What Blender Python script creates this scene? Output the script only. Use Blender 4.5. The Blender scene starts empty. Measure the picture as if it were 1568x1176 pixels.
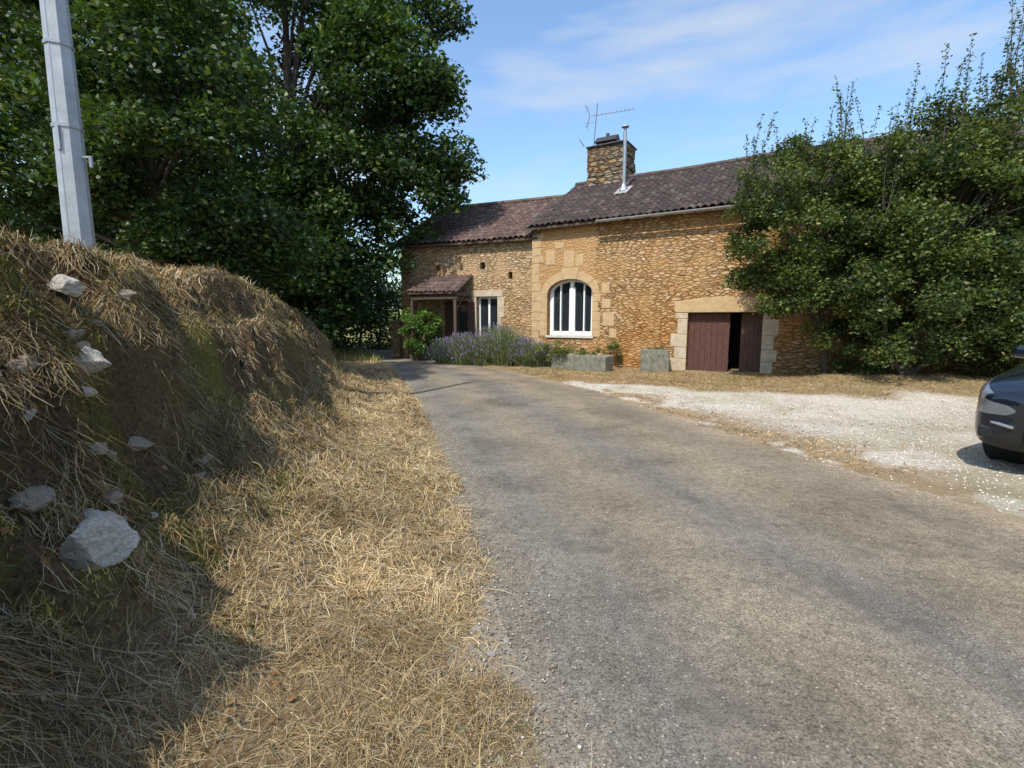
import bpy, math, random, bmesh
import numpy as np
from mathutils import Vector, Matrix
from mathutils import noise as mn
rng=np.random.default_rng(7); random.seed(7)
scene=bpy.context.scene
D=bpy.data
# ---------------------------------------------------------------- helpers
def link(o,parent=None):
    scene.collection.objects.link(o)
    if parent: o.parent=parent
    return o
def empty(name,loc=(0,0,0),rotz=0):
    e=D.objects.new(name,None); e.location=loc; e.rotation_euler=(0,0,rotz); e.empty_display_size=.3
    return link(e)
def mesh_np(name,V,F,mat,col=None,parent=None,smooth=False):
    V=np.asarray(V,dtype=np.float32); F=np.asarray(F,dtype=np.int32); k=F.shape[1]
    m=D.meshes.new(name)
    m.vertices.add(len(V)); m.vertices.foreach_set('co',V.ravel())
    m.loops.add(F.size); m.loops.foreach_set('vertex_index',F.ravel())
    m.polygons.add(len(F)); m.polygons.foreach_set('loop_start',np.arange(0,F.size,k,dtype=np.int32))
    m.polygons.foreach_set('loop_total',np.full(len(F),k,dtype=np.int32))
    m.update(calc_edges=True)
    if smooth: m.polygons.foreach_set('use_smooth',np.ones(len(F),dtype=bool))
    if col is not None:
        a=m.color_attributes.new('col','FLOAT_COLOR','POINT')
        c=np.ones((len(V),4),dtype=np.float32); c[:,:3]=col
        a.data.foreach_set('color',c.ravel())
    mats=mat if isinstance(mat,list) else [mat]
    for q in mats: m.materials.append(q)
    return link(D.objects.new(name,m),parent)
class Buf:
    def __init__(s): s.v=[];s.f=[]
    def box(s,x0,x1,y0,y1,z0,z1):
        b=len(s.v); s.v+=[(x0,y0,z0),(x1,y0,z0),(x1,y1,z0),(x0,y1,z0),(x0,y0,z1),(x1,y0,z1),(x1,y1,z1),(x0,y1,z1)]
        s.f+=[tuple(b+i for i in q) for q in [(0,3,2,1),(4,5,6,7),(0,1,5,4),(1,2,6,5),(2,3,7,6),(3,0,4,7)]]
    def tube(s,p0,p1,r0,r1,n=8,cap=True):
        p0=Vector(p0);p1=Vector(p1);d=(p1-p0)
        if d.length<1e-6:return
        d.normalize(); a=d.orthogonal().normalized(); c=d.cross(a); b=len(s.v)
        for p,r in((p0,r0),(p1,r1)):
            for i in range(n):
                t=2*math.pi*i/n; s.v.append(tuple(p+a*r*math.cos(t)+c*r*math.sin(t)))
        for i in range(n):
            j=(i+1)%n; s.f.append((b+i,b+j,b+n+j,b+n+i))
        if cap: s.f.append(tuple(b+n+i for i in range(n))); s.f.append(tuple(b+n-1-i for i in range(n)))
    def path(s,pts,rs,n=8):
        for i in range(len(pts)-1): s.tube(pts[i],pts[i+1],rs[i],rs[i+1],n,cap=(i==len(pts)-2))
    def prism(s,pts,y0,y1):
        b=len(s.v);n=len(pts)
        s.v+=[(x,y0,z) for x,z in pts]+[(x,y1,z) for x,z in pts]
        s.f.append(tuple(b+i for i in range(n))); s.f.append(tuple(b+n+n-1-i for i in range(n)))
        for i in range(n):
            j=(i+1)%n; s.f.append((b+j,b+i,b+n+i,b+n+j))
    def prismx(s,pts,x0,x1):
        b=len(s.v);n=len(pts)
        s.v+=[(x0,y,z) for y,z in pts]+[(x1,y,z) for y,z in pts]
        s.f.append(tuple(b+n-1-i for i in range(n))); s.f.append(tuple(b+n+i for i in range(n)))
        for i in range(n):
            j=(i+1)%n; s.f.append((b+i,b+j,b+n+j,b+n+i))
    def obj(s,name,mat,parent=None,smooth=False,bevel=0):
        m=D.meshes.new(name); m.from_pydata(s.v,[],s.f); m.update()
        if smooth:
            for p in m.polygons:p.use_smooth=True
        m.materials.append(mat); o=link(D.objects.new(name,m),parent)
        if bevel:
            md=o.modifiers.new('b','BEVEL'); md.width=bevel; md.segments=2
        return o
_lat={}
def vn(x,y,s,seed=0):
    if seed not in _lat: _lat[seed]=np.random.default_rng(100+seed).random((256,256))
    L=_lat[seed]; x=np.asarray(x,float)/s+1000; y=np.asarray(y,float)/s+1000
    xi=np.floor(x).astype(int); yi=np.floor(y).astype(int); fx=x-xi; fy=y-yi
    fx=fx*fx*(3-2*fx); fy=fy*fy*(3-2*fy)
    a=L[xi%256,yi%256];b=L[(xi+1)%256,yi%256];c=L[xi%256,(yi+1)%256];d=L[(xi+1)%256,(yi+1)%256]
    return (a*(1-fx)+b*fx)*(1-fy)+(c*(1-fx)+d*fx)*fy
def ss(a,b,x):
    t=np.clip((np.asarray(x,float)-a)/(b-a),0,1); return t*t*(3-2*t)
# ---------------------------------------------------------------- node helpers
def newmat(name):
    m=D.materials.new(name); m.use_nodes=True; nt=m.node_tree; nt.nodes.clear()
    o=nt.nodes.new('ShaderNodeOutputMaterial'); b=nt.nodes.new('ShaderNodeBsdfPrincipled')
    nt.links.new(b.outputs[0],o.inputs[0]); return m,nt,b
def ramp(nt,src,stops):
    r=nt.nodes.new('ShaderNodeValToRGB'); e=r.color_ramp.elements
    while len(e)<len(stops): e.new(.5)
    for q,(p,c) in zip(e,stops):
        q.position=p; q.color=(c,c,c,1) if isinstance(c,(int,float)) else (*c,1)
    nt.links.new(src,r.inputs[0]); return r.outputs[0]
def mix(nt,f,a,b,mode='MIX'):
    m=nt.nodes.new('ShaderNodeMix'); m.data_type='RGBA'; m.blend_type=mode
    for s,v in((m.inputs[0],f),(m.inputs[6],a),(m.inputs[7],b)):
        if isinstance(v,bpy.types.NodeSocket): nt.links.new(v,s)
        elif isinstance(v,(int,float)): s.default_value=v
        else: s.default_value=(*v,1)
    return m.outputs[2]
def math_(nt,op,a,b=0):
    m=nt.nodes.new('ShaderNodeMath'); m.operation=op
    for s,v in((m.inputs[0],a),(m.inputs[1],b)):
        if isinstance(v,bpy.types.NodeSocket): nt.links.new(v,s)
        else: s.default_value=v
    return m.outputs[0]
def noise(nt,vec,scale,detail=4,rough=.55):
    n=nt.nodes.new('ShaderNodeTexNoise'); n.inputs['Scale'].default_value=scale; n.inputs['Detail'].default_value=detail; n.inputs['Roughness'].default_value=rough
    if vec: nt.links.new(vec,n.inputs['Vector'])
    return n.outputs[0]
def bump(nt,b,h,strength,dist=.02):
    n=nt.nodes.new('ShaderNodeBump'); n.inputs['Strength'].default_value=strength; n.inputs['Distance'].default_value=dist
    nt.links.new(h,n.inputs['Height']); nt.links.new(n.outputs[0],b.inputs['Normal'])
def objco(nt,scale=None):
    t=nt.nodes.new('ShaderNodeTexCoord'); o=t.outputs['Object']
    if scale:
        m=nt.nodes.new('ShaderNodeMapping'); m.inputs['Scale'].default_value=scale; nt.links.new(o,m.inputs[0]); o=m.outputs[0]
    return o
def simple(name,col,rough=.7,metal=0,var=.15,vs=8,bmp=0,col2=None):
    m,nt,b=newmat(name); v=objco(nt)
    n=noise(nt,v,vs,6,.65)
    c2=col2 or tuple(c*(1-2*var) for c in col)
    nt.links.new(ramp(nt,n,[(.3,c2),(.7,col)]),b.inputs['Base Color'])
    b.inputs['Roughness'].default_value=rough; b.inputs['Metallic'].default_value=metal
    if bmp: bump(nt,b,noise(nt,v,vs*4,5,.7),bmp)
    return m
def colmat(name,rough=.7,transl=0,spec=.3):
    m,nt,b=newmat(name); a=nt.nodes.new('ShaderNodeAttribute'); a.attribute_name='col'
    out=[n for n in nt.nodes if n.type=='OUTPUT_MATERIAL'][0]
    if spec==0:
        nt.nodes.remove(b); b=nt.nodes.new('ShaderNodeBsdfDiffuse'); nt.links.new(a.outputs['Color'],b.inputs['Color']); nt.links.new(b.outputs[0],out.inputs[0])
    else:
        nt.links.new(a.outputs['Color'],b.inputs['Base Color']); b.inputs['Roughness'].default_value=rough
        b.inputs['Specular IOR Level'].default_value=spec
    if transl:
        t=nt.nodes.new('ShaderNodeBsdfTranslucent'); mx=nt.nodes.new('ShaderNodeMixShader'); mx.inputs[0].default_value=transl
        c=mix(nt,1.0,a.outputs['Color'],(1.7,1.7,.6),'MULTIPLY'); nt.links.new(c,t.inputs[0])
        nt.links.new(b.outputs[0],mx.inputs[1]); nt.links.new(t.outputs[0],mx.inputs[2])
        nt.links.new(mx.outputs[0],out.inputs[0])
    return m
# ---------------------------------------------------------------- camera / sun / sky
cam=D.cameras.new('camera'); co=link(D.objects.new('camera',cam)); co.location=(0,0,1.6)
co.rotation_euler=(math.radians(90-7.35),0,0); cam.sensor_width=36; cam.lens=17.45; cam.clip_end=2000; cam.clip_start=.05
scene.camera=co
EL=math.radians(54); sh=Vector((-.50,-.87)).normalized()
sdir=Vector((sh.x*math.cos(EL),sh.y*math.cos(EL),math.sin(EL)))
sl=D.lights.new('sun','SUN'); sl.energy=5.0; sl.angle=math.radians(.53); sl.color=(1,.94,.84)
so=link(D.objects.new('sun',sl)); so.rotation_euler=sdir.to_track_quat('Z','Y').to_euler(); so.location=(-20,-5,30)
w=D.worlds.new('World'); scene.world=w; w.use_nodes=True; nt=w.node_tree
bg=nt.nodes['Background']; sky=nt.nodes.new('ShaderNodeTexSky'); sky.sky_type='NISHITA'; sky.sun_disc=False
sky.sun_elevation=EL; sky.sun_rotation=math.atan2(sh.x,sh.y)%(2*math.pi); sky.air_density=1.3; sky.dust_density=1.4; sky.ozone_density=1.9
tc=nt.nodes.new('ShaderNodeTexCoord'); mp=nt.nodes.new('ShaderNodeMapping'); mp.inputs['Scale'].default_value=(1.0,1.0,5.0); mp.inputs['Location'].default_value=(1.3,.6,.35); mp.inputs['Rotation'].default_value=(0,.16,0)
nt.links.new(tc.outputs['Generated'],mp.inputs[0])
cn=noise(nt,mp.outputs[0],2.4,8,.54); cm=ramp(nt,cn,[(.46,0.0),(.70,.62)])
skc=mix(nt,1.0,sky.outputs[0],(1.62,1.85,2.05),'MULTIPLY')
nt.links.new(mix(nt,cm,skc,(6.6,6.9,7.3)),bg.inputs[0]); bg.inputs[1].default_value=.118
scene.view_settings.view_transform='Standard'; scene.view_settings.look='None'; scene.view_settings.exposure=0
# ---------------------------------------------------------------- terrain functions
YL=[-60,-5,0,1.6,2.43,3.54,5.68,8.63,12.2,18.8,24.5,30.7,60]
XL=[16,2.2,.7,.18,.0,-.24,-.72,-1.5,-2.55,-4.7,-7.3,-11,-40]
YR=[-60,-5,0,2,3.78,5.17,7.77,11,15.6,18.8,22.3,27.2,31,60]
XR=[24,7.0,5.0,4.5,4.08,3.55,2.77,1.95,-.1,-2.1,-4.1,-7.2,-10,-34]
def xl(y): return np.interp(y,YL,XL)
def xr(y): return np.interp(y,YR,XR)
PD=[0,.15,.9,1.35,1.75,2.02,2.12,2.36,2.5,2.58,3.1,5,10,40]
PZ=[-.01,.02,.12,.3,.62,.98,1.46,1.62,1.96,2.03,2.10,2.32,2.8,4]
BY=[-10,8,10.5,12.5,14.3,15.2,16.4]; BZ=[1,1,.93,.78,.48,.2,0]
def hgt(x,y):
    x=np.asarray(x,float);y=np.asarray(y,float)
    d=(xl(y)-x)*.93; e=x-xr(y)
    dn=d+(vn(x,y,.9,1)-.5)*.6*ss(.6,1.4,d)+(vn(x,y,.3,2)-.5)*.36*ss(.8,1.6,d)+(vn(x,y,.12,9)-.5)*.16*ss(.9,1.6,d)
    B=np.interp(y,BY,BZ); L=np.interp(dn,PD,PZ)
    far=ss(6,30,d)
    z=L*(B*(1-far)+far*np.maximum(B,.35))*ss(0,.1,d+.05)
    z=z+ss(1.0,1.8,d)*((vn(x,y,.5,3)-.5)*.20+(vn(x,y,.16,4)-.5)*.11)*np.minimum(1,B+.3)
    z=z+ss(0,.25,d)*((vn(x,y,.35,5)-.5)*.07+.012)
    z=z+ss(0,.3,e)*((vn(x,y,.4,6)-.5)*.04+.012+(vn(x,y,1.5,7)-.5)*.05)
    z=z+.34*np.exp(-(((x-10)/3.6)**2+((y-11.6)/2.0)**2))*ss(0,2,e)
    onroad=ss(.0,.12,-d)*ss(.0,.12,-e)
    z=z-.035*onroad
    z=z+ss(60,250,np.hypot(x,y))*12*vn(x,y,80,8)
    return z
def gravelmask(x,y):
    e=x-xr(y); lim=np.interp(x,[-2,1,3.9,6.4,8.6,20],[14.5,12.9,11.2,10.1,9.3,8.2])+(vn(x,y,.9,11)-.5)*1.0
    g=ss(-.1,.1,e)*ss(.5,-.3,y-lim)
    br=vn(x,y,.55,12)*.6+vn(x,y,.18,13)*.4
    g=g*(1-ss(.46,.60,br)*(.72*ss(1.5,.2,e)+.22))
    d=xl(y)-x
    g2=ss(-.1,.0,d)*ss(.42,.1,d+(vn(x,y,.3,14)-.5)*.35)*ss(7,2.5,y)*.5
    return np.clip(np.maximum(g,g2),0,1)
def mossmask(x,y):
    d=(xl(y)-x)*.93
    nn=vn(x,y,.5,20)*.6+vn(x,y,.15,22)*.4
    a=ss(1.5,1.75,d)*ss(4.0,2.8,d)*ss(4.6,2.4,y)*ss(.42,.56,nn)
    b_=ss(.9,1.3,d)*ss(2.4,1.9,d)*ss(7,4,y)*ss(.64,.72,vn(x,y,.42,23)*.75+vn(x,y,.12,22)*.25)
    c_=ss(2.0,2.3,d)*ss(4,2.8,d)*ss(14,6,y)*ss(.58,.68,vn(x,y,.45,24)*.65+vn(x,y,.15,22)*.35)
    return np.clip(a+b_+c_*.8,0,1)
xs=np.concatenate([np.linspace(-400,-30,16),np.arange(-28,-8,.7),np.arange(-8,-5,.12),np.arange(-5,1.2,.045),np.arange(1.2,13,.16),np.arange(13,20,.5),np.linspace(21,400,18)])
ys=np.concatenate([np.linspace(-80,-2,14),np.arange(-1.5,.5,.2),np.arange(.5,6,.045),np.arange(6,17,.11),np.arange(17,34,.4),np.linspace(36,450,20)])
X,Y=np.meshgrid(xs,ys); Z=hgt(X,Y)
nx,ny=len(xs),len(ys); idx=np.arange(nx*ny).reshape(ny,nx)
F=np.stack([idx[:-1,:-1],idx[:-1,1:],idx[1:,1:],idx[1:,:-1]],-1).reshape(-1,4)
xf,yf,zf=X.ravel(),Y.ravel(),Z.ravel()
d=(xl(yf)-xf)*.93
lawn=np.maximum(ss(21,25,yf),ss(30,60,np.hypot(xf,yf)))
lawn=np.maximum(lawn,.25*ss(.5,.7,vn(xf,yf,.8,21)))
maskc=np.stack([gravelmask(xf,yf),mossmask(xf,yf),lawn],-1)
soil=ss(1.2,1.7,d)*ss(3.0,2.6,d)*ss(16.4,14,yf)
m,nt,b=newmat('dry_ground'); v=objco(nt)
at=nt.nodes.new('ShaderNodeAttribute'); at.attribute_name='col'
sep=nt.nodes.new('ShaderNodeSeparateColor'); nt.links.new(at.outputs['Color'],sep.inputs[0])
so_=nt.nodes.new('ShaderNodeAttribute'); so_.attribute_name='soil'
n1=noise(nt,v,3,8,.65); n2=noise(nt,v,35,6,.7)
straw=mix(nt,n2,ramp(nt,n1,[(.3,(.17,.115,.06)),(.7,(.36,.26,.14))]),ramp(nt,n2,[(.35,(.13,.09,.05)),(.65,(.44,.34,.19))]))
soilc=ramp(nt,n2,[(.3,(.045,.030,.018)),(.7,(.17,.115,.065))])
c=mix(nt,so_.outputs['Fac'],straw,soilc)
grc=ramp(nt,noise(nt,v,60,3,.8),[(.3,(.29,.24,.19)),(.5,(.55,.49,.41)),(.7,(.72,.67,.58))])
gf=math_(nt,'MULTIPLY',sep.outputs[0],ramp(nt,noise(nt,v,14,4,.7),[(.34,.35),(.48,1.0)]))
c=mix(nt,gf,c,grc)
c=mix(nt,sep.outputs[1],c,ramp(nt,n2,[(.3,(.05,.042,.015)),(.7,(.18,.16,.04))]))
c=mix(nt,sep.outputs[2],c,ramp(nt,n1,[(.3,(.14,.15,.04)),(.7,(.30,.27,.10))]))
nt.links.new(c,b.inputs['Base Color']); b.inputs['Roughness'].default_value=.95; b.inputs['Specular IOR Level'].default_value=.1
bump(nt,b,noise(nt,v,45,8,.75),.9,.03)
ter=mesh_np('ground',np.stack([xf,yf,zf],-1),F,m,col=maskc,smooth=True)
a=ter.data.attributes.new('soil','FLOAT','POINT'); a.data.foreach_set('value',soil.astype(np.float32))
# ---------------------------------------------------------------- road
yy=np.concatenate([np.linspace(-50,-2,20),np.arange(-1.5,34,.25),np.linspace(35,60,10)]); K=15
RX=[];UV=[]
for y in yy:
    a0=float(xl(y))-.16; b0=float(xr(y))+.16
    for k in range(K):
        t=k/(K-1); RX.append((a0+(b0-a0)*t,y,.0+.02*math.sin(math.pi*t)))
        UV.append(t)
idx=np.arange(len(yy)*K).reshape(len(yy),K)
F=np.stack([idx[:-1,:-1],idx[:-1,1:],idx[1:,1:],idx[1:,:-1]],-1).reshape(-1,4)
m,nt,b=newmat('worn_asphalt'); v=objco(nt)
at=nt.nodes.new('ShaderNodeAttribute'); at.attribute_name='col'; sp=nt.nodes.new('ShaderNodeSeparateColor'); nt.links.new(at.outputs['Color'],sp.inputs[0])
t=math_(nt,'ADD',sp.outputs[0],math_(nt,'MULTIPLY',math_(nt,'SUBTRACT',noise(nt,v,.7,3),.5),.26))
band=ramp(nt,t,[(.0,(.23,.195,.145)),(.14,(.175,.160,.135)),(.30,(.240,.197,.140)),(.48,(.162,.147,.124)),(.66,(.255,.206,.143)),(.83,(.210,.172,.125)),(1.0,(.30,.235,.158))])
big=noise(nt,v,.9,6,.62); c=mix(nt,1.0,band,ramp(nt,big,[(.25,.58),(.5,1.0),(.75,1.32)]),'MULTIPLY')
agg=noise(nt,v,95,3,.8); c=mix(nt,1.0,c,ramp(nt,agg,[(.33,.38),(.5,1.0),(.68,1.7)]),'MULTIPLY')
mid=noise(nt,v,14,6,.75); c=mix(nt,1.0,c,ramp(nt,mid,[(.3,.66),(.7,1.28)]),'MULTIPLY')
vo=nt.nodes.new('ShaderNodeTexVoronoi'); vo.inputs['Scale'].default_value=55; nt.links.new(v,vo.inputs['Vector'])
sc=nt.nodes.new('ShaderNodeSeparateColor'); nt.links.new(vo.outputs['Color'],sc.inputs[0])
chip=math_(nt,'MULTIPLY',math_(nt,'GREATER_THAN',sc.outputs[0],.90),math_(nt,'LESS_THAN',vo.outputs['Distance'],.30))
c=mix(nt,math_(nt,'MULTIPLY',chip,.6),c,(.5,.45,.36))
chipd=math_(nt,'MULTIPLY',math_(nt,'LESS_THAN',sc.outputs[1],.10),math_(nt,'LESS_THAN',vo.outputs['Distance'],.38))
c=mix(nt,math_(nt,'MULTIPLY',chipd,.6),c,(.06,.055,.05))
st=noise(nt,v,1.7,4,.55); c=mix(nt,math_(nt,'MULTIPLY',ramp(nt,st,[(.58,0.0),(.70,1.0)]),.55),c,(.095,.086,.075))
nt.links.new(c,b.inputs['Base Color']); b.inputs['Roughness'].default_value=.92; b.inputs['Specular IOR Level'].default_value=.12
bump(nt,b,agg,.7,.012)
mesh_np('road',RX,F,m,col=np.array([(u,0,0) for u in UV]),smooth=True)
# ---------------------------------------------------------------- blades
def blades(name,x,y,L,wd,lift,col,mat,parent=None,az=None,upright=False):
    n=len(x); az=rng.uniform(0,2*np.pi,n) if az is None else az
    dx,dy=np.cos(az),np.sin(az); z0=hgt(x,y)
    bend=rng.normal(0,.35,n); dx2,dy2=np.cos(az+bend),np.sin(az+bend)
    if upright:
        le=lift; p0=np.stack([x,y,z0-.01],-1)
        p1=p0+np.stack([dx*L*.2,dy*L*.2,L*le*.6],-1); p2=p1+np.stack([dx2*L*.35,dy2*L*.35,L*le*.4],-1)
    else:
        x1,y1=x+dx*L*.5,y+dy*L*.5; x2,y2=x1+dx2*L*.5,y1+dy2*L*.5
        p0=np.stack([x,y,z0-.005+lift*.15],-1); p1=np.stack([x1,y1,np.maximum(hgt(x1,y1),z0-L*.5)+lift*.9],-1); p2=np.stack([x2,y2,np.maximum(hgt(x2,y2),z0-L*.9)+lift],-1)
        dz=np.clip(p2[:,2]-p0[:,2],-L,L); p2[:,2]=p0[:,2]+dz; p1[:,2]=np.clip(p1[:,2],p0[:,2]-L*.6,p0[:,2]+L*.6)
    s=np.stack([-dy,dx,rng.normal(0,.5,n)],-1); s/=np.linalg.norm(s,axis=1)[:,None]; s*=wd[:,None]*.5
    V=np.stack([p0-s,p0+s,p1-s*.9,p1+s*.9,p2-s*.3,p2+s*.3],1).reshape(-1,3)
    o=np.arange(n)[:,None]*6
    F=np.concatenate([o+np.array([[0,1,3,2]]),o+np.array([[2,3,5,4]])],0)
    return mesh_np(name,V,F,mat,col=np.repeat(col,6,axis=0),parent=parent)
strawm=colmat('straw_blades',.75,0,0)
def strawcol(n,x,y):
    P=np.array([(.56,.42,.215),(.46,.32,.155),(.66,.54,.33),(.28,.185,.09),(.47,.41,.29),(.17,.11,.05)])
    c=P[rng.choice(6,n,p=[.27,.25,.14,.16,.09,.09])]*rng.uniform(.66,1.1,(n,1))
    return c*(.52+.72*vn(x,y,.45,30))[:,None]
def region(n,ya,yb,da,db,pw=1.6):
    y=ya+(yb-ya)*rng.random(n)**pw; dd=rng.uniform(da,db,n); x=xl(y)-dd
    keep=rng.random(n)<ss(-.02,.35,dd+(vn(x,y,.3,14)-.5)*.35)
    keep&=rng.random(n)<(.22+.78*ss(.35,.52,vn(x,y,.3,31)))
    face=ss(1.3,1.8,dd)*ss(3.0,2.5,dd)
    keep&=rng.random(n)<(1-.45*face*ss(.35,.6,vn(x,y,.35,34)))
    keep&=rng.random(n)>mossmask(x,y)*.7
    return x[keep],y[keep]
x,y=region(210000,.5,5,0,3.6,1.1)
x2,y2=region(120000,4.5,16,0,4.6,1.2)
x3,y3=region(16000,2,12,3.0,7,1)
x=np.concatenate([x,x2,x3]);y=np.concatenate([y,y2,y3]); n=len(x)
dist=np.hypot(x,y); wd=np.clip(.0015*dist**.8,.0020,.010)*rng.uniform(.6,1.4,n); L=rng.uniform(.03,.13,n)*(1+.04*dist)
L=np.where(rng.random(n)<.07,L*1.8,L)
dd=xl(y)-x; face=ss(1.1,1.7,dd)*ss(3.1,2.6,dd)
lift=np.abs(rng.normal(0,.016,n))+.003+(rng.random(n)<.10)*rng.uniform(.02,.08,n)
az=rng.uniform(0,2*np.pi,n); az=np.where(rng.random(n)<face*.4,rng.normal(-.1,.9,n),az)
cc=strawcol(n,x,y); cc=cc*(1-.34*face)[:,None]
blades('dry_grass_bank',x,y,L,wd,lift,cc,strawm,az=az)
n=26000; y=.6+15*rng.random(n)**1.3; x=xl(y)-rng.choice([.35,1.5,2.6,3.0],n,p=[.08,.3,.37,.25])-rng.normal(0,.25,n)
k=vn(x,y,.25,32)>.52; x=x[k];y=y[k];n=len(x)
blades('dry_grass_tufts',x,y,rng.uniform(.04,.16,n),np.clip(.0017*np.hypot(x,y)**.8,.0022,.009),rng.uniform(.3,.9,n),strawcol(n,x,y)*.9,strawm,upright=True)
mossm=colmat('moss',.9,0,0)
n=330000; y=.6+11*rng.random(n)**2; dd=rng.uniform(.9,5,n); x=xl(y)-dd
k=rng.random(n)<mossmask(x,y)*.9; x=x[k];y=y[k];n=len(x)
cc=np.array([(.29,.265,.055),(.22,.21,.045),(.40,.35,.10),(.10,.095,.03),(.36,.26,.12)])[rng.choice(5,n,p=[.27,.18,.2,.15,.20])]*rng.uniform(.6,1.2,(n,1))*(.4+1.1*vn(x,y,.10,25))[:,None]
dist=np.hypot(x,y)
blades('moss_cushions',x,y,rng.uniform(.012,.035,n)*(1+.08*dist),rng.uniform(.003,.006,n)*(.6+.2*dist),rng.uniform(.4,1.2,n),cc,mossm,upright=True)
n=1600; y=.6+7*rng.random(n)**1.4; x=xl(y)-rng.uniform(1.0,3.0,n); z=hgt(x,y)+.015
A=rng.normal(0,1,(n,3)); A/=np.linalg.norm(A,axis=1)[:,None]; Bv=np.cross(A,rng.normal(0,1,(n,3))); Bv/=np.linalg.norm(Bv,axis=1)[:,None]
P=np.stack([x,y,z],-1); s_=rng.uniform(.010,.022,n)[:,None]
V=np.stack([P-A*s_,P-Bv*s_*.6+[0,0,.006],P+A*s_,P+Bv*s_*.6],1).reshape(-1,3)
mesh_np('fallen_leaves',V,np.arange(4*n).reshape(-1,4),strawm,col=np.repeat(np.array([(.20,.11,.05),(.26,.17,.09),(.14,.08,.04)])[rng.choice(3,n)],4,axis=0))
n=80000; x=rng.uniform(-1,14,n); y=rng.uniform(5,17.5,n)
e=x-xr(y); k=(e>.03)&(rng.random(n)>gravelmask(x,y)*1.15)&(y<18.6-.617*(x-.75)+.0); x=x[k];y=y[k];n=len(x)
cc=strawcol(n,x,y)*np.array([.92,.80,.74]); g=(vn(x,y,1.0,33)>.60)&(rng.random(n)<.35); cc=np.where(g[:,None],np.array([.16,.17,.05])*rng.uniform(.7,1.3,(n,1)),cc)
blades('dry_grass_yard',x,y,rng.uniform(.04,.14,n),rng.uniform(.005,.010,n),np.abs(rng.normal(0,.018,n))+.004,cc,strawm)
n=26000; x=rng.uniform(-14,-2,n); y=rng.uniform(19,33,n); k=((x<xl(y)-.1)|(x>xr(y)+.1)); x=x[k];y=y[k];n=len(x)
blades('meadow_grass',x,y,rng.uniform(.15,.4,n),rng.uniform(.012,.025,n),rng.uniform(.4,1,n),np.array([(.28,.27,.09),(.16,.2,.05),(.42,.36,.16)])[rng.choice(3,n)],strawm,upright=True)
# ---------------------------------------------------------------- gravel
def pebbles(name,x,y,r,col,mat,zo=0):
    n=len(x)
    base=np.array([(1,0,0),(-1,0,0),(0,1,0),(0,-1,0),(0,0,1),(0,0,-1)],float)
    tri=np.array([(0,2,4),(2,1,4),(1,3,4),(3,0,4),(2,0,5),(1,2,5),(3,1,5),(0,3,5)])
    V=base[None]*rng.uniform(.55,1.3,(n,6,1))*r[:,None,None]; V[:,:,2]*=.6
    a=rng.uniform(0,6.28,n); c_,s_=np.cos(a)[:,None],np.sin(a)[:,None]
    vx=V[:,:,0]*c_-V[:,:,1]*s_; vy=V[:,:,0]*s_+V[:,:,1]*c_
    V=np.stack([vx+x[:,None],vy+y[:,None],V[:,:,2]+(np.maximum(hgt(x,y),.004)+zo)[:,None]],-1).reshape(-1,3)
    F=(np.arange(n)[:,None,None]*6+tri[None]).reshape(-1,3)
    return mesh_np(name,V,F,mat,col=np.repeat(col,6,axis=0))
gm=colmat('limestone_gravel',.9,0,0)
n=110000; x=rng.uniform(0,14,n); y=rng.uniform(2,13,n); k=(rng.random(n)<gravelmask(x,y)*.8)&(x>xr(y)-.12); x=x[k];y=y[k]; n=len(x)
cc=np.array([(.68,.63,.55),(.56,.50,.41),(.40,.33,.25),(.42,.25,.17),(.75,.72,.65)])[rng.choice(5,n,p=[.30,.27,.16,.09,.18])]*rng.uniform(.7,1.1,(n,1))
pebbles('gravel',x,y,rng.uniform(.006,.02,n)*(.5+.5*rng.random(n)),cc,gm)
n=3800; yv=.8+8*rng.random(n)**1.6; xv=xl(yv)-rng.normal(.08,.16,n)
cc=np.array([(.42,.37,.30),(.30,.25,.19),(.22,.18,.14),(.34,.21,.14),(.6,.56,.48)])[rng.choice(5,n,p=[.3,.3,.2,.1,.1])]*rng.uniform(.7,1.1,(n,1))
pebbles('road_edge_grit',xv,yv,rng.uniform(.003,.012,n)*(.5+.5*rng.random(n)),cc,gm,zo=.01)
n=1500; y=.8+13*rng.random(n)**1.6; x=xl(y)+rng.random(n)*(xr(y)-xl(y))
cc=np.array([(.45,.39,.31),(.36,.29,.21),(.55,.5,.43)])[rng.choice(3,n)]
pebbles('road_chippings',x,y,rng.uniform(.002,.006,n)*(1+.05*y),cc,gm,zo=.016)
# ---------------------------------------------------------------- limestone rocks
rockm=simple('limestone',(.78,.73,.65),.9,0,.2,9,.8,col2=(.36,.30,.23))
rockd=simple('weathered_limestone',(.42,.34,.26),.9,0,.2,12,.6,col2=(.15,.115,.08))
def rock(x,y,r,sc=(1,1,.7),out=0.0,seed=0,mat=rockm,rz=None):
    bm=bmesh.new(); bmesh.ops.create_icosphere(bm,subdivisions=4,radius=1)
    rv=np.random.default_rng(seed+60)
    planes=[(Vector(rv.normal(0,1,3)).normalized(),rv.uniform(.5,.8)) for _ in range(9)]
    for v in bm.verts:
        p=v.co.copy()
        for nn,dd_ in planes:
            k=p.dot(nn)
            if k>dd_: p-=nn*(k-dd_)
        v.co=p*(1+mn.noise(p*3+Vector((seed*3,5,0)))*.16+mn.noise(p*9+Vector((seed,1,0)))*.07)
    me=D.meshes.new('limestone_rock'); bm.to_mesh(me); bm.free(); me.materials.append(mat)
    o=link(D.objects.new('limestone_rock',me)); o.location=(x,y,float(hgt(x,y))+out)
    o.scale=(r*sc[0],r*sc[1],r*sc[2]); o.rotation_euler=(random.uniform(-.3,.3),random.uniform(-.3,.3),random.uniform(0,6) if rz is None else rz)
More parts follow.
